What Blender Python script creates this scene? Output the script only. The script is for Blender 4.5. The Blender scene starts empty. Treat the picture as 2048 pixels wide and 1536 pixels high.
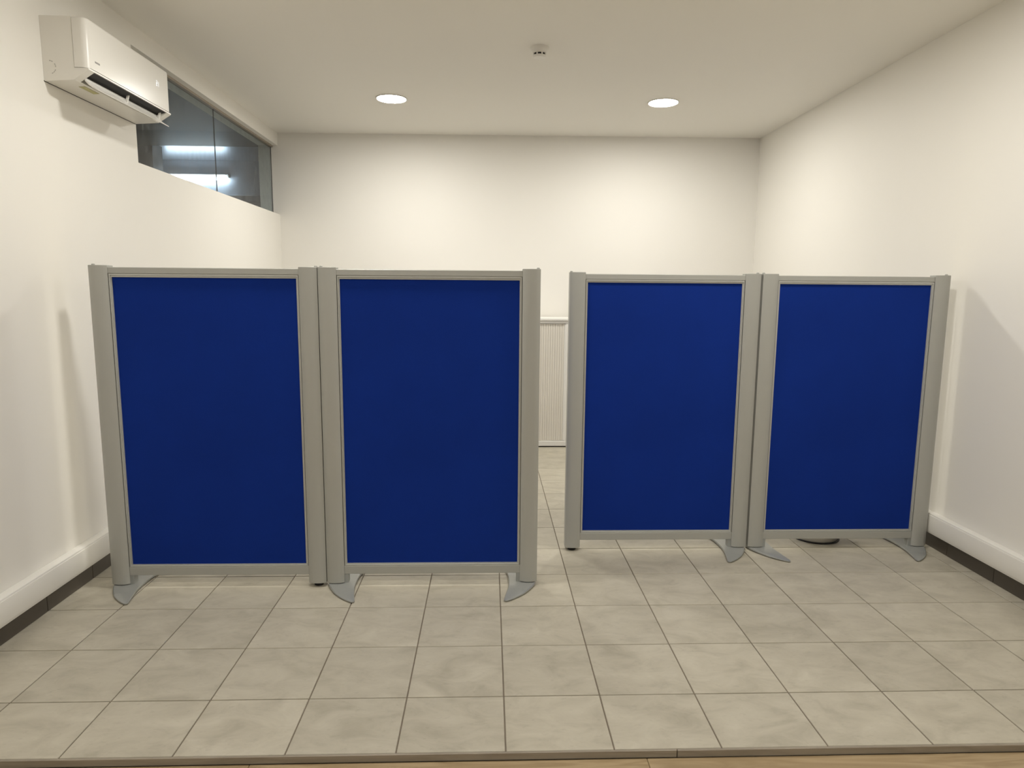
import bpy, bmesh, math, random
from mathutils import Vector, Matrix

random.seed(7)
S = 1.0 / 3.0            # one floor tile is a third of a metre; positions below are in tiles
scene = bpy.context.scene
C = scene.collection

# ------------------------------------------------------------------ camera
CAM = Vector((-0.1662, -6.4253, 4.1628))
PITCH, YAW, ROLL, FPX = -0.1376, -0.0352, 0.0079, 1335.95
cp, sp, cy, sy = math.cos(PITCH), math.sin(PITCH), math.cos(YAW), math.sin(YAW)
fwd = Vector((-sy * cp, cy * cp, sp)); rgt = Vector((cy, sy, 0)); upv = rgt.cross(fwd)
r2 = math.cos(ROLL) * rgt + math.sin(ROLL) * upv
u2 = -math.sin(ROLL) * rgt + math.cos(ROLL) * upv
cd = bpy.data.cameras.new('camera'); cam = bpy.data.objects.new('camera', cd); C.objects.link(cam)
cd.sensor_fit = 'HORIZONTAL'; cd.sensor_width = 36.0; cd.lens = FPX / 2048 * 36.0
cd.clip_start = 0.02; cd.clip_end = 60
M = Matrix((r2, u2, -fwd)).transposed().to_4x4(); M.translation = CAM * S
cam.matrix_world = M
scene.camera = cam

# ------------------------------------------------------------------ world and exposure
w = bpy.data.worlds.new('world'); scene.world = w; w.use_nodes = True
w.node_tree.nodes['Background'].inputs[0].default_value = (0.55, 0.62, 0.7, 1)
w.node_tree.nodes['Background'].inputs[1].default_value = 0.02
vs = scene.view_settings
vs.view_transform = 'Standard'; vs.look = 'None'; vs.gamma = 1.0; vs.use_curve_mapping = False
vs.exposure = 0.0
LAMP = 200.0              # radiance of the ceiling downlight diffusers
LAMP_COLOUR = (1.0, 0.975, 0.922, 1)
TUBE = 30.0

# ------------------------------------------------------------------ helpers
MATS = {}
def nt(name):
    m = bpy.data.materials.new(name); m.use_nodes = True
    MATS[name] = m
    n = m.node_tree.nodes; l = m.node_tree.links
    return m, n, l, n['Principled BSDF']
def setp(b, **k):
    for key, v in k.items():
        b.inputs[key.replace('_', ' ')].default_value = v
def mat(name, col, rough=0.5, metal=0.0, var=0.0, scale=8.0, bump=0.0, bscale=200.0, rvar=0.0, stretch=(1, 1, 1)):
    """plain surface with faint procedural mottling and fine relief"""
    m, n, l, b = nt(name)
    setp(b, Roughness=rough, Metallic=metal)
    tc = n.new('ShaderNodeTexCoord'); mp = n.new('ShaderNodeMapping'); mp.inputs['Scale'].default_value = stretch
    l.new(tc.outputs['Object'], mp.inputs['Vector'])
    ns = n.new('ShaderNodeTexNoise'); ns.inputs['Scale'].default_value = scale; ns.inputs['Detail'].default_value = 6
    l.new(mp.outputs[0], ns.inputs['Vector'])
    mx = n.new('ShaderNodeMix'); mx.data_type = 'RGBA'
    lo = tuple(c * (1 - var) for c in col); hi = tuple(min(1, c * (1 + var)) for c in col)
    mx.inputs[6].default_value = (*lo, 1); mx.inputs[7].default_value = (*hi, 1)
    l.new(ns.outputs[0], mx.inputs[0]); l.new(mx.outputs[2], b.inputs['Base Color'])
    if bump:
        n2 = n.new('ShaderNodeTexNoise'); n2.inputs['Scale'].default_value = bscale; n2.inputs['Detail'].default_value = 3
        l.new(mp.outputs[0], n2.inputs['Vector'])
        bp = n.new('ShaderNodeBump'); bp.inputs['Strength'].default_value = bump; bp.inputs['Distance'].default_value = 0.002
        l.new(n2.outputs[0], bp.inputs['Height']); l.new(bp.outputs[0], b.inputs['Normal'])
    return m
def emit(name, col, strength):
    m, n, l, b = nt(name)
    setp(b, Base_Color=(0.8, 0.8, 0.8, 1), Roughness=0.5, Emission_Color=col, Emission_Strength=strength)
    return m

def box(bm, x0, x1, y0, y1, z0, z1, bev=0.0, seg=2):
    vs_ = [bm.verts.new(p) for p in ((x0, y0, z0), (x1, y0, z0), (x1, y1, z0), (x0, y1, z0), (x0, y0, z1), (x1, y0, z1), (x1, y1, z1), (x0, y1, z1))]
    fs = [bm.faces.new([vs_[i] for i in f]) for f in ((3, 2, 1, 0), (4, 5, 6, 7), (0, 1, 5, 4), (1, 2, 6, 5), (2, 3, 7, 6), (3, 0, 4, 7))]
    if bev:
        ed = list({e for f in fs for e in f.edges})
        bmesh.ops.bevel(bm, geom=ed, offset=bev, segments=seg, affect='EDGES', profile=0.5, clamp_overlap=True)
    return fs
def prism(bm, pts, lo, hi, axis='z'):
    """closed polygon swept along an axis; pts are the two other coordinates in xyz order"""
    def P(a, b, t):
        return {'z': (a, b, t), 'y': (a, t, b), 'x': (t, a, b)}[axis]
    a = [bm.verts.new(P(u, v, lo)) for u, v in pts]; b = [bm.verts.new(P(u, v, hi)) for u, v in pts]
    k = len(pts)
    fs = [bm.faces.new(a[::-1]), bm.faces.new(b)]
    for i in range(k):
        fs.append(bm.faces.new((a[i], a[(i + 1) % k], b[(i + 1) % k], b[i])))
    bmesh.ops.recalc_face_normals(bm, faces=fs)
    return fs
def lathe(bm, prof, cx=0, cyy=0, seg=40, cap=True):
    rings = []
    for r, z in prof:
        rings.append([bm.verts.new((cx + r * math.cos(2 * math.pi * i / seg), cyy + r * math.sin(2 * math.pi * i / seg), z)) for i in range(seg)])
    fs = []
    for a, b in zip(rings, rings[1:]):
        for i in range(seg):
            fs.append(bm.faces.new((a[i], a[(i + 1) % seg], b[(i + 1) % seg], b[i])))
    if cap:
        fs.append(bm.faces.new(rings[0][::-1])); fs.append(bm.faces.new(rings[-1]))
    bmesh.ops.recalc_face_normals(bm, faces=fs)
    return fs
def mesh(name, bm, material, smooth=None):
    bmesh.ops.scale(bm, vec=(S, S, S), verts=bm.verts)
    me = bpy.data.meshes.new(name); bm.to_mesh(me); bm.free()
    me.materials.append(MATS[material])
    if smooth:
        me.polygons.foreach_set('use_smooth', [True] * len(me.polygons))
        me.set_sharp_from_angle(angle=math.radians(smooth))
    me.update()
    return me
def obj(name, bm, material, parent=None, loc=None, smooth=None, me=None):
    me = me or mesh(name, bm, material, smooth)
    o = bpy.data.objects.new(name, me); C.objects.link(o)
    if loc is not None: o.location = Vector(loc) * S
    if parent: o.parent = parent
    return o
def empty(name, loc=(0, 0, 0)):
    o = bpy.data.objects.new(name, None); C.objects.link(o); o.location = Vector(loc) * S
    o.empty_display_size = 0.05
    return o
def tag(o, label, cat, group=None):
    o['label'] = label; o['category'] = cat
    if group: o['group'] = group
    return o
def struct(o, label=None):
    o['kind'] = 'structure'
    if label: o['label'] = label
    return o
def B(): return bmesh.new()

# ------------------------------------------------------------------ materials
mat('wall_paint', (0.85, 0.825, 0.765), 0.6, var=0.015, scale=1.3, bump=0.05, bscale=60)
mat('ceiling_paint', (0.85, 0.825, 0.765), 0.8, var=0.01, scale=1.0)
mat('grout', (0.20, 0.165, 0.125), 0.9, var=0.2, scale=30)
mat('skirting_tile', (0.085, 0.072, 0.056), 0.35, var=0.12, scale=20)
mat('white_plastic', (0.82, 0.80, 0.745), 0.38, var=0.01)
mat('ac_plastic', (0.84, 0.82, 0.765), 0.32, var=0.01)
mat('aluminium', (0.415, 0.415, 0.385), 0.40, metal=0.12, var=0.03, scale=6, stretch=(1, 1, 0.15))
mat('bead_aluminium', (0.50, 0.505, 0.48), 0.34, metal=0.4, var=0.03, scale=6)
mat('foot_metal', (0.40, 0.41, 0.395), 0.36, metal=0.4, var=0.04, scale=12)
mat('black_rubber', (0.012, 0.011, 0.01), 0.6)
mat('dark_cavity', (0.012, 0.011, 0.010), 0.7)
mat('grey_print', (0.30, 0.29, 0.27), 0.5)
mat('steel', (0.55, 0.54, 0.52), 0.28, metal=0.9, var=0.03, scale=4, stretch=(1, 1, 12))
mat('cabinet_white', (0.83, 0.81, 0.755), 0.45, var=0.01)
mat('tambour', (0.76, 0.72, 0.635), 0.5, var=0.015)
mat('window_channel', (0.33, 0.285, 0.225), 0.45, metal=0.2, var=0.05)
mat('gasket', (0.02, 0.022, 0.02), 0.6)
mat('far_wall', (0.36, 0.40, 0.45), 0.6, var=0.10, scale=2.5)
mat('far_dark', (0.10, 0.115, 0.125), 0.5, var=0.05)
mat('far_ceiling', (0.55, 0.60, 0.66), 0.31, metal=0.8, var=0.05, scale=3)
mat('energy_label_paper', (0.50, 0.47, 0.22), 0.5, var=0.35, scale=90)
for _n, _k in (('back', 1.09), ('middle', 0.84), ('front', 0.94)): emit('lamp_diffuser_' + _n, LAMP_COLOUR, LAMP * _k)
emit('tube_diffuser', (0.80, 0.91, 1.0, 1), TUBE)
emit('display_led', (0.85, 0.92, 1.0, 1), 0.7)

# fabric: woven felt, blue
m, n, l, b = nt('blue_fabric')
setp(b, Roughness=0.9)
b.inputs['Specular IOR Level'].default_value = 0.10
tc = n.new('ShaderNodeTexCoord')
wv = n.new('ShaderNodeTexNoise'); wv.inputs['Scale'].default_value = 420; wv.inputs['Detail'].default_value = 2
l.new(tc.outputs['Object'], wv.inputs['Vector'])
big = n.new('ShaderNodeTexNoise'); big.inputs['Scale'].default_value = 2.2; big.inputs['Detail'].default_value = 4
l.new(tc.outputs['Object'], big.inputs['Vector'])
ad = n.new('ShaderNodeMath'); ad.operation = 'MULTIPLY_ADD'; ad.inputs[1].default_value = 0.35; l.new(wv.outputs[0], ad.inputs[0]); l.new(big.outputs[0], ad.inputs[2])
rp = n.new('ShaderNodeMapRange'); rp.inputs[1].default_value = 0.45; rp.inputs[2].default_value = 0.95; l.new(ad.outputs[0], rp.inputs[0])
mx = n.new('ShaderNodeMix'); mx.data_type = 'RGBA'
mx.inputs[6].default_value = (0.0055, 0.0265, 0.215, 1); mx.inputs[7].default_value = (0.0064, 0.0315, 0.258, 1)
l.new(rp.outputs[0], mx.inputs[0]); l.new(mx.outputs[2], b.inputs['Base Color'])
bp = n.new('ShaderNodeBump'); bp.inputs['Strength'].default_value = 0.35; bp.inputs['Distance'].default_value = 0.0008
l.new(wv.outputs[0], bp.inputs['Height']); l.new(bp.outputs[0], b.inputs['Normal'])

# cement-look porcelain tile, every tile its own cut of the pattern
m, n, l, b = nt('floor_tile')
tc = n.new('ShaderNodeTexCoord'); oi = n.new('ShaderNodeObjectInfo')
cmb = n.new('ShaderNodeCombineXYZ')
ml = n.new('ShaderNodeMath'); ml.operation = 'MULTIPLY'; ml.inputs[1].default_value = 53.0; l.new(oi.outputs['Random'], ml.inputs[0])
l.new(ml.outputs[0], cmb.inputs[0]); l.new(ml.outputs[0], cmb.inputs[2])
va = n.new('ShaderNodeVectorMath'); va.operation = 'ADD'; l.new(tc.outputs['Object'], va.inputs[0]); l.new(cmb.outputs[0], va.inputs[1])
mp = n.new('ShaderNodeMapping'); mp.inputs['Scale'].default_value = (1.0, 1.6, 1.0); l.new(va.outputs[0], mp.inputs[0])
n1 = n.new('ShaderNodeTexNoise'); n1.inputs['Scale'].default_value = 6.5; n1.inputs['Detail'].default_value = 9; n1.inputs['Roughness'].default_value = 0.62; n1.inputs['Distortion'].default_value = 0.6
l.new(mp.outputs[0], n1.inputs['Vector'])
cr = n.new('ShaderNodeValToRGB'); l.new(n1.outputs[0], cr.inputs[0])
e = cr.color_ramp.elements
e[0].position = 0.30; e[0].color = (0.385, 0.352, 0.275, 1)
e[1].position = 0.72; e[1].color = (0.535, 0.496, 0.402, 1)
e2 = cr.color_ramp.elements.new(0.5); e2.color = (0.468, 0.430, 0.343, 1)
n2 = n.new('ShaderNodeTexNoise'); n2.inputs['Scale'].default_value = 38; n2.inputs['Detail'].default_value = 8; l.new(mp.outputs[0], n2.inputs['Vector'])
st = n.new('ShaderNodeMapRange'); st.inputs[1].default_value = 0.60; st.inputs[2].default_value = 0.72; st.inputs[3].default_value = 0.0; st.inputs[4].default_value = 0.16; l.new(n2.outputs[0], st.inputs[0])
mx = n.new('ShaderNodeMix'); mx.data_type = 'RGBA'; mx.inputs[7].default_value = (0.21, 0.18, 0.135, 1)
l.new(st.outputs[0], mx.inputs[0]); l.new(cr.outputs[0], mx.inputs[6])
hv = n.new('ShaderNodeHueSaturation'); vr = n.new('ShaderNodeMapRange'); vr.inputs[3].default_value = 0.95; vr.inputs[4].default_value = 1.05
l.new(oi.outputs['Random'], vr.inputs[0]); l.new(vr.outputs[0], hv.inputs['Value']); l.new(mx.outputs[2], hv.inputs['Color'])
l.new(hv.outputs[0], b.inputs['Base Color'])
rr = n.new('ShaderNodeMapRange'); rr.inputs[3].default_value = 0.42; rr.inputs[4].default_value = 0.58; l.new(n1.outputs[0], rr.inputs[0]); l.new(rr.outputs[0], b.inputs['Roughness'])
bp = n.new('ShaderNodeBump'); bp.inputs['Strength'].default_value = 0.12; bp.inputs['Distance'].default_value = 0.001; l.new(n2.outputs[0], bp.inputs['Height']); l.new(bp.outputs[0], b.inputs['Normal'])

# wood: planks and the grey edge strip
def wood(name, c0, c1, rough):
    m, n, l, b = nt(name)
    tc = n.new('ShaderNodeTexCoord'); oi = n.new('ShaderNodeObjectInfo')
    ml = n.new('ShaderNodeMath'); ml.operation = 'MULTIPLY'; ml.inputs[1].default_value = 31.0; l.new(oi.outputs['Random'], ml.inputs[0])
    va = n.new('ShaderNodeVectorMath'); va.operation = 'ADD'; l.new(tc.outputs['Object'], va.inputs[0]); l.new(ml.outputs[0], va.inputs[1])
    mp = n.new('ShaderNodeMapping'); mp.inputs['Scale'].default_value = (1.6, 16, 16); l.new(va.outputs[0], mp.inputs[0])
    ns = n.new('ShaderNodeTexNoise'); ns.inputs['Scale'].default_value = 1.2; ns.inputs['Detail'].default_value = 5; ns.inputs['Distortion'].default_value = 0.8; l.new(mp.outputs[0], ns.inputs['Vector'])
    wv = n.new('ShaderNodeMath'); wv.operation = 'MULTIPLY'; wv.inputs[1].default_value = 9.0; l.new(ns.outputs[0], wv.inputs[0])
    fr = n.new('ShaderNodeMath'); fr.operation = 'PINGPONG'; fr.inputs[1].default_value = 1.0; l.new(wv.outputs[0], fr.inputs[0])
    mx = n.new('ShaderNodeMix'); mx.data_type = 'RGBA'; mx.inputs[6].default_value = (*c0, 1); mx.inputs[7].default_value = (*c1, 1)
    l.new(fr.outputs[0], mx.inputs[0]); l.new(mx.outputs[2], b.inputs['Base Color']); setp(b, Roughness=rough)
wood('oak_plank', (0.30, 0.215, 0.115), (0.40, 0.30, 0.175), 0.42)
wood('grey_wood', (0.27, 0.232, 0.18), (0.33, 0.288, 0.228), 0.5)

# window glass: clear pane with fresnel sheen, tint and wiped dust
m, n, l, b = nt('window_glass')
out = n['Material Output']; n.remove(b)
tr = n.new('ShaderNodeBsdfTransparent'); tr.inputs[0].default_value = (0.83, 0.87, 0.88, 1)
gl = n.new('ShaderNodeBsdfGlossy'); gl.inputs['Roughness'].default_value = 0.02; gl.inputs[0].default_value = (1, 1, 1, 1)
fr = n.new('ShaderNodeFresnel'); fr.inputs[0].default_value = 1.45
ge = n.new('ShaderNodeNewGeometry'); iv = n.new('ShaderNodeMath'); iv.operation = 'SUBTRACT'; iv.inputs[0].default_value = 1.0; l.new(ge.outputs['Backfacing'], iv.inputs[1])
mf = n.new('ShaderNodeMath'); mf.operation = 'MULTIPLY'; l.new(fr.outputs[0], mf.inputs[0]); l.new(iv.outputs[0], mf.inputs[1])
ms = n.new('ShaderNodeMixShader'); l.new(mf.outputs[0], ms.inputs[0]); l.new(tr.outputs[0], ms.inputs[1]); l.new(gl.outputs[0], ms.inputs[2])
df = n.new('ShaderNodeBsdfDiffuse'); df.inputs[0].default_value = (0.6, 0.65, 0.7, 1)
tc = n.new('ShaderNodeTexCoord'); mp = n.new('ShaderNodeMapping'); mp.inputs['Scale'].default_value = (1, 4.0, 1.6); l.new(tc.outputs['Object'], mp.inputs[0])
ns = n.new('ShaderNodeTexNoise'); ns.inputs['Scale'].default_value = 7; ns.inputs['Detail'].default_value = 9; ns.inputs['Roughness'].default_value = 0.7; l.new(mp.outputs[0], ns.inputs['Vector'])
mr = n.new('ShaderNodeMapRange'); mr.inputs[1].default_value = 0.45; mr.inputs[2].default_value = 0.8; mr.inputs[4].default_value = 0.16; l.new(ns.outputs[0], mr.inputs[0])
ms2 = n.new('ShaderNodeMixShader'); l.new(mr.outputs[0], ms2.inputs[0]); l.new(ms.outputs[0], ms2.inputs[1]); l.new(df.outputs[0], ms2.inputs[2])
l.new(ms2.outputs[0], out.inputs['Surface'])

# ------------------------------------------------------------------ room shell
XL, XI, XR = -5.905, -6.43, 7.235       # left wall face, its far face, right wall face
YB_L, YB_R, YF = 12.60, 12.34, -13.0    # back wall (slightly out of square), wall behind the camera
H = 8.365                               # ceiling
STEP = -0.070                           # the timber floor lies a little lower
W0, W1, ZS, ZL = 5.10, YB_L, 6.205, 8.03  # high window: ends, sill, lintel
def yb(x): return YB_L + (x - XL) * (YB_R - YB_L) / (XR - XL)

bm = B()
box(bm, XI, XL, YF, 12.60, STEP - 0.1, ZS)
box(bm, XI, XL, YF, W0, ZS, ZL)
box(bm, XI, XL, YF, 12.60, ZL, H)
struct(obj('wall_left', bm, 'wall_paint'))
bm = B(); box(bm, XR, XR + 0.4, YF, 13.2, STEP - 0.1, H)
struct(obj('wall_right', bm, 'wall_paint'))
bm = B(); prism(bm, [(XI, yb(XI)), (XR, yb(XR)), (XR, 13.2), (XI, 13.2)], -0.1, H)
struct(obj('wall_back', bm, 'wall_paint'))
bm = B(); box(bm, XI, XR + 0.4, YF - 0.4, YF, STEP - 0.1, H)
struct(obj('wall_front', bm, 'wall_paint'))
bm = B(); box(bm, XI, XR + 0.4, YF - 0.4, 13.2, H, H + 0.3)
struct(obj('ceiling', bm, 'ceiling_paint'))

# tiled floor: every tile a piece over the grout bed
bm = B(); box(bm, XL, XR, -0.845, 12.6, -0.3, -0.012)
floor = struct(obj('floor', bm, 'grout'), 'beige cement-look tiled floor with dark grout')
tile_cache = {}
G = 0.0065
def tile(x0, x1, y0, y1):
    wx, wy = round(x1 - x0, 3), round(y1 - y0, 3)
    key = (wx, wy)
    if key not in tile_cache:
        b_ = B(); box(b_, -wx / 2 + G, wx / 2 - G, -wy / 2 + G, wy / 2 - G, -0.03, 0.0, bev=0.004, seg=1)
        tile_cache[key] = mesh('tile', b_, 'floor_tile')
    obj('tile', None, None, floor, ((x0 + x1) / 2, (y0 + y1) / 2, random.uniform(-0.0012, 0.0)), me=tile_cache[key])
xs = [XL] + list(range(-5, 8)) + [XR]
ys = [-0.843] + list(range(0, 13)) + [12.55]
for j in range(len(ys) - 1):
    for i in range(len(xs) - 1):
        if xs[i + 1] - xs[i] > 0.05: tile(xs[i], xs[i + 1], ys[j], ys[j + 1])

# grey strip that closes the edge of the tiles, in two lengths
JX = 1.575
bm = B(); prism(bm, [(-0.862, STEP), (-0.845, STEP), (-0.845, -0.001), (-0.856, -0.001), (-0.862, -0.006)], XL, JX - 0.004, 'x')
struct(obj('trim_1', bm, 'grey_wood'), 'grey wood-look edge strip between tiles and oak floor, long left length')
bm = B(); prism(bm, [(-0.864, STEP), (-0.845, STEP), (-0.845, -0.001), (-0.858, -0.001), (-0.864, -0.006)], JX + 0.006, XR, 'x')
struct(obj('trim_2', bm, 'grey_wood'), 'grey wood-look edge strip between tiles and oak floor, right length')

# oak plank floor in front of the strip
bm = B(); box(bm, XL, XR, YF, -0.846, STEP - 0.3, STEP - 0.02)
plank_floor = struct(obj('floor_timber', bm, 'gasket'), 'light oak plank floor in front of the grey edge strip')
pl_cache = {}
row = 0; y1 = -0.868
while y1 > YF:
    y0 = max(YF, y1 - 0.58); x0 = XL - (row * 1.37 % 3.6)
    while x0 < XR:
        a, c_ = max(x0, XL), min(x0 + 3.6, XR)
        if c_ - a > 0.03:
            key = (round(c_ - a, 3), round(y1 - y0, 3))
            if key not in pl_cache:
                b_ = B(); box(b_, -key[0] / 2 + .002, key[0] / 2 - .002, -key[1] / 2 + .002, key[1] / 2 - .002, -0.03, 0, bev=0.004, seg=1)
                pl_cache[key] = mesh('plank', b_, 'oak_plank')
            obj('plank', None, None, plank_floor, ((a + c_) / 2, (y0 + y1) / 2, STEP), me=pl_cache[key])
        x0 += 3.6
    y1 = y0; row += 1

# skirting: dark tiles one by one
def skirting(name, x, sgn, joint):
    b_ = B(); xa, xb = sorted((x, x + sgn * 0.012)); box(b_, xa, xb, -0.85, 12.3, 0.001, 0.262)
    root = struct(obj(name, b_, 'grout'))
    y = joint - 3
    while y < 12.3:
        a, c_ = max(y, -0.85), min(y + 1, 12.3)
        if c_ - a > 0.05:
            b_ = B(); xa, xb = sorted((x, x + sgn * 0.032)); box(b_, xa, xb, a + .005, c_ - .005, 0.002, 0.265, bev=0.004, seg=1)
            obj('skirting_tile', b_, 'skirting_tile', root)
        y += 1
    return root
skirting('baseboard_left', XL, 1, 0.96)
skirting('baseboard_right', XR, -1, 0.60)

# white cable trunking above the skirting
def trunking(x, sgn, label):
    root = empty('cable_trunking', (x, 5.7, 0.27)); tag(root, label, 'trunking', 'cable trunking along the side walls')
    d = 0.135
    def bx(b_, u0, u1, y0, y1, z0, z1, bev=0.0):
        xa, xb = sorted((sgn * u0, sgn * u1)); box(b_, xa, xb, y0, y1, z0, z1, bev=bev, seg=2)
    b_ = B(); bx(b_, 0.0, d, -6.55, 6.55, 0.0, 0.33, bev=0.012)
    obj('body', b_, 'white_plastic', root, smooth=40)
    b_ = B(); bx(b_, d - 0.004, d + 0.012, -6.55, 6.55, 0.035, 0.305, bev=0.006)
    obj('lid', b_, 'white_plastic', root, smooth=40)
trunking(XL, 1, 'white plastic cable trunking along the left wall below the air conditioner')
trunking(XR, -1, 'white plastic cable trunking along the right wall beside the last blue screen')

# ------------------------------------------------------------------ high window in the left wall
XG = -6.085
win = struct(empty('window_1', (XG, (W0 + W1) / 2, ZS)), 'frameless interior window of two panes high in the left wall')
YD = 8.78
def wl(p): return (p[0] - XG, p[1] - (W0 + W1) / 2, p[2] - ZS)
def wbox(name, x0, x1, y0, y1, z0, z1, m_):
    b_ = B(); a = wl((x0, y0, z0)); c_ = wl((x1, y1, z1)); box(b_, a[0], c_[0], a[1], c_[1], a[2], c_[2]); return obj(name, b_, m_, win)
wbox('pane', XG - 0.02, XG, W0 + 0.005, YD - 0.008, ZS + 0.002, ZL - 0.03, 'window_glass')
wbox('pane', XG - 0.02, XG, YD + 0.008, W1 - 0.012, ZS + 0.002, ZL - 0.03, 'window_glass')
wbox('pane_joint', XG - 0.019, XG - 0.001, YD - 0.008, YD + 0.008, ZS + 0.002, ZL - 0.03, 'gasket')
wbox('top_channel', XG - 0.05, XG + 0.05, W0 + 0.003, W1 - 0.012, ZL - 0.045, ZL - 0.001, 'window_channel')
wbox('end_gasket', XG - 0.02, XG, W1 - 0.012, W1 - 0.003, ZS + 0.002, ZL - 0.045, 'gasket')

# room beyond the window
AX0, AY1 = -11.35, 16.6
bm = B(); box(bm, AX0, XI, -2, AY1, H - 0.02, H + 0.2)
struct(obj('ceiling_far_room', bm, 'far_ceiling'))
bm = B(); box(bm, AX0 - 0.3, XI, AY1, AY1 + 0.3, -0.1, H + 0.2)
struct(obj('wall_far_room', bm, 'far_wall'))
bm = B(); box(bm, AX0 - 0.3, AX0, -2, AY1, -0.1, H + 0.2)
struct(obj('wall_far_room_side', bm, 'far_dark'))
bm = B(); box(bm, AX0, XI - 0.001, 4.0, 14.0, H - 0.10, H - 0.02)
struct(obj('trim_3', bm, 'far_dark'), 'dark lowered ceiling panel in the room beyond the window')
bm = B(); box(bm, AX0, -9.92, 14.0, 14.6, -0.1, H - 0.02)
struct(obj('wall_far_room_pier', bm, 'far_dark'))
bm = B(); box(bm, AX0, XI, -2, AY1, -0.3, -0.1)
struct(obj('floor_far_room', bm, 'far_dark'))
bm = B(); box(bm, AX0, XI, 16.45, AY1, 6.99, 7.23, bev=0.02)
tag(obj('conduit_box', bm, 'far_ceiling'), 'pale horizontal conduit on the wall seen through the high window', 'conduit')
t = empty('tube_light', (-9.70, 16.5, 7.745))
tag(t, 'cold white fluorescent tube light glowing behind the high window', 'light')
bm = B(); box(bm, -1.0, 1.0, -0.04, 0.09, 0.04, 0.14, bev=0.01); obj('housing', bm, 'cabinet_white', t)
bm = B(); prism(bm, [(0.055 * math.cos(a * math.pi / 8) - 0.06, 0.055 * math.sin(a * math.pi / 8)) for a in range(16)], -0.95, 0.95, 'x'); obj('diffuser', bm, 'tube_diffuser', t, smooth=40)

# ------------------------------------------------------------------ ceiling downlights
def downlight(x, y, label, row):
    t = empty('ceiling_downlight', (x, y, H)); tag(t, label, 'light', 'round ceiling downlights')
    b_ = B(); lathe(b_, [(0.345, -0.0005), (0.345, -0.012), (0.335, -0.022), (0.318, -0.022), (0.318, 0.0)], cap=False); obj('trim_ring', b_, 'white_plastic', t, smooth=40)
    b_ = B(); lathe(b_, [(0.317, -0.003), (0.316, -0.016), (0.30, -0.018)], cap=True); obj('diffuser', b_, 'lamp_diffuser_' + row, t)
LX = (-2.33, 3.70)
downlight(LX[0], 9.12, 'round lit ceiling downlight nearest the high window, left of the smoke detector', 'back')
downlight(LX[1], 9.05, 'round lit ceiling downlight right of the smoke detector, toward the right wall', 'back')
downlight(LX[0], 2.10, 'round lit ceiling downlight above the two left screens', 'middle')
downlight(LX[1], 2.10, 'round lit ceiling downlight in front of the two right screens', 'middle')
downlight(LX[0], -4.90, 'round lit ceiling downlight over the oak floor, left side', 'front')
downlight(LX[1], -4.90, 'round lit ceiling downlight over the oak floor, right side', 'front')

# ------------------------------------------------------------------ smoke detector
t = empty('smoke_detector', (0.70, 5.86, H)); tag(t, 'small white smoke detector on the ceiling between the two downlights', 'detector')
bm = B(); lathe(bm, [(0.165, 0.0), (0.165, -0.03), (0.155, -0.055), (0.118, -0.085), (0.118, -0.10)]); obj('base', bm, 'white_plastic', t, smooth=35)
bm = B(); lathe(bm, [(0.103, -0.10), (0.103, -0.135)]); obj('chamber', bm, 'dark_cavity', t, smooth=35)
bm = B(); lathe(bm, [(0.118, -0.133), (0.118, -0.142), (0.10, -0.165), (0.05, -0.175)]); obj('cap', bm, 'white_plastic', t, smooth=35)
for k in range(8):
    a = k * math.pi / 4 + 0.33
    bm = B(); fs = box(bm, 0.10, 0.117, -0.011, 0.011, -0.136, -0.098)
    bmesh.ops.rotate(bm, verts=bm.verts, cent=(0, 0, 0), matrix=Matrix.Rotation(a, 3, 'Z')); obj('rib', bm, 'white_plastic', t)

# ------------------------------------------------------------------ blue screens
HW, PW, ZT = 1.487, 0.243, 4.465
def post_profile(x_out, s):
    """s=+1: inner side toward +x"""
    pts = []; N = 10; wd = PW
    for i in range(N + 1):
        u = i / N; v = abs(2 * u - 1) ** 2.6
        pts.append((x_out + s * wd * u, -0.105 + 0.034 * v))
    for i in range(N, -1, -1):
        u = i / N; v = abs(2 * u - 1) ** 2.6
        pts.append((x_out + s * wd * u, 0.105 - 0.034 * v))
    return pts
def mitred(bm, x0, x1, z0, z1, tx, tz0, tz1, yf, yi, yb_):
    """rectangular picture-frame bead, stepped toward the panel"""
    def ring(dx, dz0, dz1, y): return [bm.verts.new(p) for p in ((x0 + dx, y, z0 + dz0), (x1 - dx, y, z0 + dz0), (x1 - dx, y, z1 - dz1), (x0 + dx, y, z1 - dz1))]
    R_ = [ring(0, 0, 0, yb_), ring(0, 0, 0, yf), ring(tx * .45, tz0 * .45, tz1 * .45, yf), ring(tx * .55, tz0 * .55, tz1 * .55, yf + 0.012), ring(tx, tz0, tz1, yf + 0.012), ring(tx, tz0, tz1, yi)]
    fs = []
    for a, c_ in zip(R_, R_[1:]):
        for i in range(4): fs.append(bm.faces.new((a[i], a[(i + 1) % 4], c_[(i + 1) % 4], c_[i])))
    bmesh.ops.recalc_face_normals(bm, faces=fs)

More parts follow.
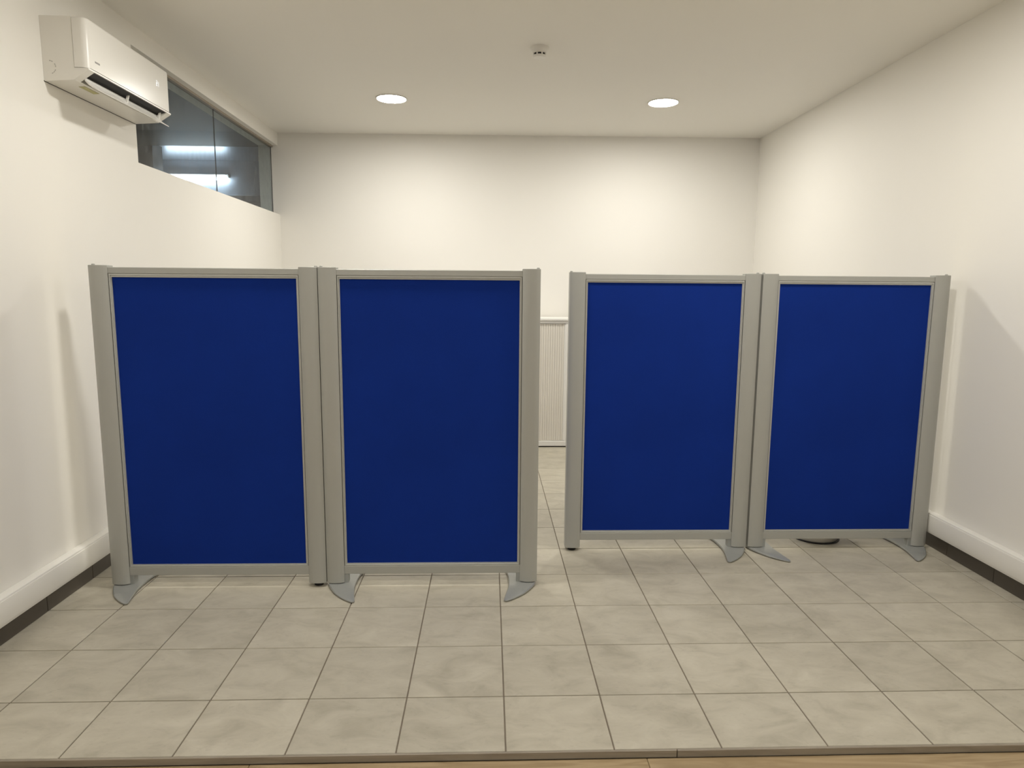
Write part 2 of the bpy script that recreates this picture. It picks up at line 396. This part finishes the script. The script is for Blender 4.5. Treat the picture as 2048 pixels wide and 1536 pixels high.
FOOT = [(-0.105, 0.0), (-0.095, -0.10), (-0.02, -0.25), (0.07, -0.39), (0.19, -0.515), (0.30, -0.600), (0.335, -0.612), (0.358, -0.590), (0.352, -0.545), (0.315, -0.36), (0.285, -0.19), (0.278, 0.0)]
def catmull(p, k=4):
    o = []
    for i in range(len(p) - 1):
        a, b_, c_, d = p[max(i - 1, 0)], p[i], p[i + 1], p[min(i + 2, len(p) - 1)]
        for j in range(k):
            t_ = j / k
            o.append(tuple(0.5 * ((2 * b_[q]) + (-a[q] + c_[q]) * t_ + (2 * a[q] - 5 * b_[q] + 4 * c_[q] - d[q]) * t_ ** 2 + (-a[q] + 3 * b_[q] - 3 * c_[q] + d[q]) * t_ ** 3) for q in (0, 1)))
    o.append(p[-1]); return o
def foot_mesh(s, xc):
    fr = catmull(FOOT); full = fr + [(x, -y) for x, y in fr[::-1][1:-1]]
    bm = B(); pts = [(s * x, y) for x, y in full]
    cxm = 0.12 * s
    def ringz(sc, zc, zt):
        o = []
        for x, y in pts:
            zz = zc + zt * (1 - min(1, abs(y) / 0.62) ** 1.6)
            o.append(bm.verts.new((cxm + (x - cxm) * sc, y * sc, zz)))
        return o
    r0, r1, r2_ = ringz(1, 0.012, 0.004), ringz(1, 0.026, 0.010), ringz(0.955, 0.033, 0.014)
    fs = [bm.faces.new(r0[::-1])]
    K = len(pts)
    for a, c_ in ((r0, r1), (r1, r2_)):
        for i in range(K): fs.append(bm.faces.new((a[i], a[(i + 1) % K], c_[(i + 1) % K], c_[i])))
    # ridge top: join left and right outline across
    h = K // 2; n_ = len(fr)
    fs.append(bm.faces.new(r2_))
    bmesh.ops.triangulate(bm, faces=[fs[-1]])
    bmesh.ops.recalc_face_normals(bm, faces=bm.faces[:])
    bmesh.ops.translate(bm, verts=bm.verts, vec=(xc, 0, 0))
    return mesh('foot', bm, 'foot_metal', 35)
SM = {}
for s in (-1, 1):
    xo = s * HW; bm = B(); prism(bm, post_profile(xo, -s), 0.055, ZT, 'z')
    ed = [e_ for e_ in bm.edges if abs(e_.verts[0].co.z - e_.verts[1].co.z) < 1e-5]
    bmesh.ops.bevel(bm, geom=ed, offset=0.004, segments=1, affect='EDGES')
    SM['post', s] = mesh('post', bm, 'aluminium', 32)
    bm = B(); cx_ = xo - s * 0.03; lathe(bm, [(0.021, ZT - 0.01), (0.021, ZT + 0.014), (0.014, ZT + 0.02)], cx_, 0, 16); SM['pin', s] = mesh('top_pin', bm, 'aluminium', 35)
    bm = B(); lathe(bm, [(0.06, 0.0), (0.065, 0.012), (0.065, 0.022), (0.03, 0.024), (0.03, 0.06)], xo - s * PW / 2, 0, 20); SM['leveller', s] = mesh('leveller', bm, 'black_rubber', 35)
    SM['foot', s] = foot_mesh(-s, xo - s * PW / 2)
    bm = B(); xi = xo - s * PW; a, c_ = sorted((xi + s * .02, xi - s * 0.052)); box(bm, a, c_, -0.055, 0.055, 0.036, 0.18, bev=0.006, seg=1); SM['bracket', s] = mesh('bracket', bm, 'foot_metal')
XI_ = HW - PW
bm = B(); box(bm, -XI_ - .004, XI_ + .004, -0.062, 0.062, 4.358, 4.440, bev=0.006, seg=1); SM['top_rail'] = mesh('top_rail', bm, 'aluminium')
bm = B(); box(bm, -XI_ - .004, XI_ + .004, -0.062, 0.062, 0.175, 0.296, bev=0.006, seg=1); SM['bottom_rail'] = mesh('bottom_rail', bm, 'aluminium')
for side in (-1, 1):
    bm = B(); mitred(bm, -XI_ + .009, XI_ - .009, 0.299, 4.355, 0.029, 0.030, 0.044, -0.060, -0.028, -0.02)
    if side > 0:
        bmesh.ops.scale(bm, vec=(1, -1, 1), verts=bm.verts); bmesh.ops.reverse_faces(bm, faces=bm.faces[:])
    SM['bead', side] = mesh('bead', bm, 'bead_aluminium')
for s in (-1, 1):
    bm = B(); a, c_ = sorted((s * (XI_ + .004), s * (XI_ - .030))); box(bm, a, c_, -0.032, 0.032, 0.296, 4.358); SM['stile', s] = mesh('stile', bm, 'aluminium')
bm = B(); box(bm, -XI_ + 0.031, XI_ - 0.031, -0.03, 0.03, 0.30, 4.35); SM['panel'] = mesh('panel', bm, 'blue_fabric')

def screen(x, y, feet, label, rz=0.0):
    t = empty('office_screen', (x, y, 0)); t.rotation_euler.z = rz
    tag(t, label, 'screen', 'blue freestanding office screens')
    def add(name, me): return obj(name, None, None, t, me=me)
    pn = add('panel', SM['panel'])
    add('top_rail', SM['top_rail']); add('bottom_rail', SM['bottom_rail'])
    for side in (-1, 1): add('bead', SM['bead', side])
    for s in (-1, 1):
        add('stile', SM['stile', s])
        p = add('post', SM['post', s])
        q = obj('top_pin', None, None, p, me=SM['pin', s])
        if s in feet:
            add('foot', SM['foot', s]); add('bracket', SM['bracket', s])
        else: add('leveller', SM['leveller', s])
    return t
screen(-3.942, 2.725, (-1,), 'leftmost blue fabric screen in grey frame beside the left wall, one foot')
screen(-0.957, 2.725, (-1, 1), 'blue fabric screen left of the gap, with two curved grey feet')
screen(2.563, 3.985, (1,), 'blue fabric screen right of the gap, with one foot at its right post')
screen(5.570, 3.985, (-1, 1), 'rightmost blue fabric screen in grey frame beside the right wall, two feet')

# ------------------------------------------------------------------ tambour cabinet against the back wall
CX0, CX1, CY0, CY1 = -1.70, 2.02, 11.19, 12.30
t = empty('tambour_cabinet', ((CX0 + CX1) / 2, (CY0 + CY1) / 2, 0)); tag(t, 'white tambour door cabinet against the back wall, seen through the gap', 'cabinet')
def cb(name, x0, x1, y0, y1, z0, z1, m_, bev=0.0, par=None):
    b_ = B(); ox, oy = (CX0 + CX1) / 2, (CY0 + CY1) / 2
    box(b_, x0 - ox, x1 - ox, y0 - oy, y1 - oy, z0, z1, bev=bev, seg=2); return obj(name, b_, m_, par or t)
cb('plinth', CX0 + .02, CX1 - .02, CY0 + .05, CY1, 0.0, 0.035, 'black_rubber')
cb('base', CX0, CX1, CY0 - 0.01, CY1, 0.035, 0.17, 'cabinet_white', 0.01)
cb('side_panel', CX0, CX0 + 0.09, CY0, CY1, 0.17, 3.335, 'cabinet_white', 0.008)
cb('side_panel', CX1 - 0.152, CX1, CY0 + 0.01, CY1, 0.17, 3.335, 'cabinet_white', 0.008)
cb('back_panel', CX0 + .09, CX1 - .09, CY1 - 0.06, CY1, 0.17, 3.335, 'cabinet_white')
cb('underlay', CX0, CX1, CY0, CY1, 3.335, 3.405, 'cabinet_white', 0.006)
cb('top', CX0 - 0.02, CX1 + 0.02, CY0 - 0.03, CY1, 3.408, 3.47, 'cabinet_white', 0.01)
mid = (CX0 + CX1) / 2
sl = None
for k, (a, c_) in enumerate(((CX0 + 0.16, mid - 0.02), (mid + 0.02, CX1 - 0.19))):
    d = cb('door', a, c_, CY0 + 0.05, CY0 + 0.065, 0.175, 3.33, 'tambour')
    nsl = 9; wd = (c_ - a) / nsl
    for i in range(nsl):
        b_ = B()
        x0 = a + i * wd
        for r in range(3):
            u0, u1 = x0 + wd * (r / 3) + .003, x0 + wd * ((r + 1) / 3) - .003
            prism(b_, [(u0 - mid, 0.052 + CY0), (u1 - mid, 0.052 + CY0), (u1 - mid, 0.034 + CY0), ((u0 + u1) / 2 - mid, 0.028 + CY0), (u0 - mid, 0.034 + CY0)], 0.18, 3.325, 'z')
        bmesh.ops.translate(b_, verts=b_.verts, vec=(0, -(CY0 + CY1) / 2, 0))
        obj('slat', b_, 'tambour', d)
cb('door_edge', CX1 - 0.19, CX1 - 0.15, CY0 + 0.02, CY0 + 0.07, 0.18, 3.325, 'cabinet_white', 0.006)

# ------------------------------------------------------------------ round steel base behind the last screen
t = empty('steel_bin', (5.48, 4.52, 0)); tag(t, 'round steel bin with a black bottom rim, peeking out under the rightmost screen', 'bin')
bm = B(); lathe(bm, [(0.405, 0.0), (0.408, 0.006), (0.402, 0.014), (0.36, 0.016)]); obj('base_ring', bm, 'black_rubber', t, smooth=35)
bm = B(); lathe(bm, [(0.375, 0.016), (0.375, 0.86), (0.36, 0.88), (0.35, 0.88), (0.35, 0.06)]); obj('body', bm, 'steel', t, smooth=35)

# ------------------------------------------------------------------ air conditioner
AY0, AY2, AZ0, AZ1 = 2.84, 5.085, 6.805, 7.60
L_ = AY2 - AY0
ac = empty('air_conditioner', (XL, AY0, AZ0)); tag(ac, 'white wall-mounted air conditioner with open louvre, high on the left wall', 'air conditioner')
# local: x = distance from wall, y = along the wall, z up; all in tiles
HT = AZ1 - AZ0
bm = B()
box(bm, 0.002, 0.395, 0, L_, 0.17, HT)
lower = [(0.002, 0.0), (0.375, 0.022), (0.575, 0.150), (0.575, 0.17), (0.002, 0.17)]
notch = [(0.002, 0.0), (0.375, 0.022), (0.385, 0.030), (0.355, 0.085), (0.36, 0.155), (0.53, 0.165), (0.565, 0.150), (0.575, 0.155), (0.575, 0.17), (0.002, 0.17)]
E0 = 0.13
prism(bm, lower, 0.0, E0, 'y'); prism(bm, notch, E0, L_ - E0, 'y'); prism(bm, lower, L_ - E0, L_, 'y')
casing = obj('casing', bm, 'ac_plastic', ac)
bm = B(); fs = box(bm, 0.40, 0.58, -0.003, L_ + 0.003, 0.176, HT + 0.003)
ed = [e_ for e_ in bm.edges if all(v.co.x > 0.5 for v in e_.verts) and abs(e_.verts[0].co.z - e_.verts[1].co.z) > 0.1]
bmesh.ops.bevel(bm, geom=ed, offset=0.085, segments=6, affect='EDGES', profile=0.5)
ed = [e_ for e_ in bm.edges if all(v.co.z > HT - 0.01 for v in e_.verts) and any(v.co.x > 0.41 for v in e_.verts)]
bmesh.ops.bevel(bm, geom=ed, offset=0.035, segments=3, affect='EDGES', profile=0.5)
front = obj('front_panel', bm, 'ac_plastic', ac, smooth=40)
bm = B(); prism(bm, [(0.36, 0.088), (0.362, 0.153), (0.526, 0.162), (0.555, 0.148), (0.45, 0.13)], E0 + 0.002, L_ - E0 - 0.002, 'y'); obj('outlet', bm, 'dark_cavity', ac)
# louvre flap, swung open
bm = B()
fl = [(0.415, 0.092), (0.435, 0.050), (0.475, 0.005), (0.53, -0.035), (0.595, -0.068), (0.600, -0.060), (0.54, -0.024), (0.488, 0.014), (0.450, 0.058), (0.430, 0.100)]
prism(bm, fl, E0 + 0.012, L_ - E0 - 0.012, 'y')
flap = obj('louvre', bm, 'ac_plastic', ac)
for yy in (L_ * 0.5, L_ - E0 - 0.05):
    bm = B(); prism(bm, [(0.44, 0.045), (0.47, 0.035), (0.50, 0.15), (0.47, 0.15)], yy - 0.012, yy + 0.012, 'y'); obj('hinge_arm', bm, 'ac_plastic', flap)
# small grey maker's mark, too small to read
for k in range(7):
    bm = B(); box(bm, 0.579, 0.582, 0.145 + k * 0.0165, 0.145 + k * 0.0165 + 0.0115, 0.275, 0.297); obj('printed_mark', bm, 'grey_print', front)
# lit two-digit display
def seg(y, z, which):
    hh, ww, th = 0.036, 0.032, 0.008
    R_ = {'a': (0, ww, 2 * hh, 2 * hh + th), 'g': (0, ww, hh, hh + th), 'd': (0, ww, 0, th), 'f': (0, th, hh, 2 * hh), 'b': (ww - th, ww, hh, 2 * hh), 'e': (0, th, 0, hh), 'c': (ww - th, ww, 0, hh)}
    b_ = B()
    for s_ in which:
        a = R_[s_]; box(b_, 0.5795, 0.582, y + a[0], y + a[1], z + a[2], z + a[3])
    obj('display_digit', b_, 'display_led', front)
seg(1.80, 0.475, 'abged'); seg(1.845, 0.475, 'bc')
# energy sticker on the underside, and the pipe knock-out on the near end
bm = B(); prism(bm, [(0.27, 0.0140), (0.35, 0.0187), (0.35, 0.0165), (0.27, 0.0118)], 0.28, 0.62, 'y'); obj('energy_label', bm, 'energy_label_paper', casing)
bm = B()
for k in range(9):
    a0, a1 = -1.2 + k * 0.31, -1.2 + k * 0.31 + 0.22
    if k in (3, 6): continue
    p = [(0.08 + r_ * math.cos(a_), 0.17 + r_ * math.sin(a_)) for r_, a_ in ((0.085, a0), (0.085, a1), (0.079, a1), (0.079, a0))]
    prism(bm, p, -0.002, 0.001, 'y')
obj('pipe_knockout', bm, 'grey_print', casing)
bm = B(); box(bm, -0.0005, 0.006, -0.004, L_ + 0.002, -0.006, 0.006); obj('rear_seam', bm, 'dark_cavity', casing)
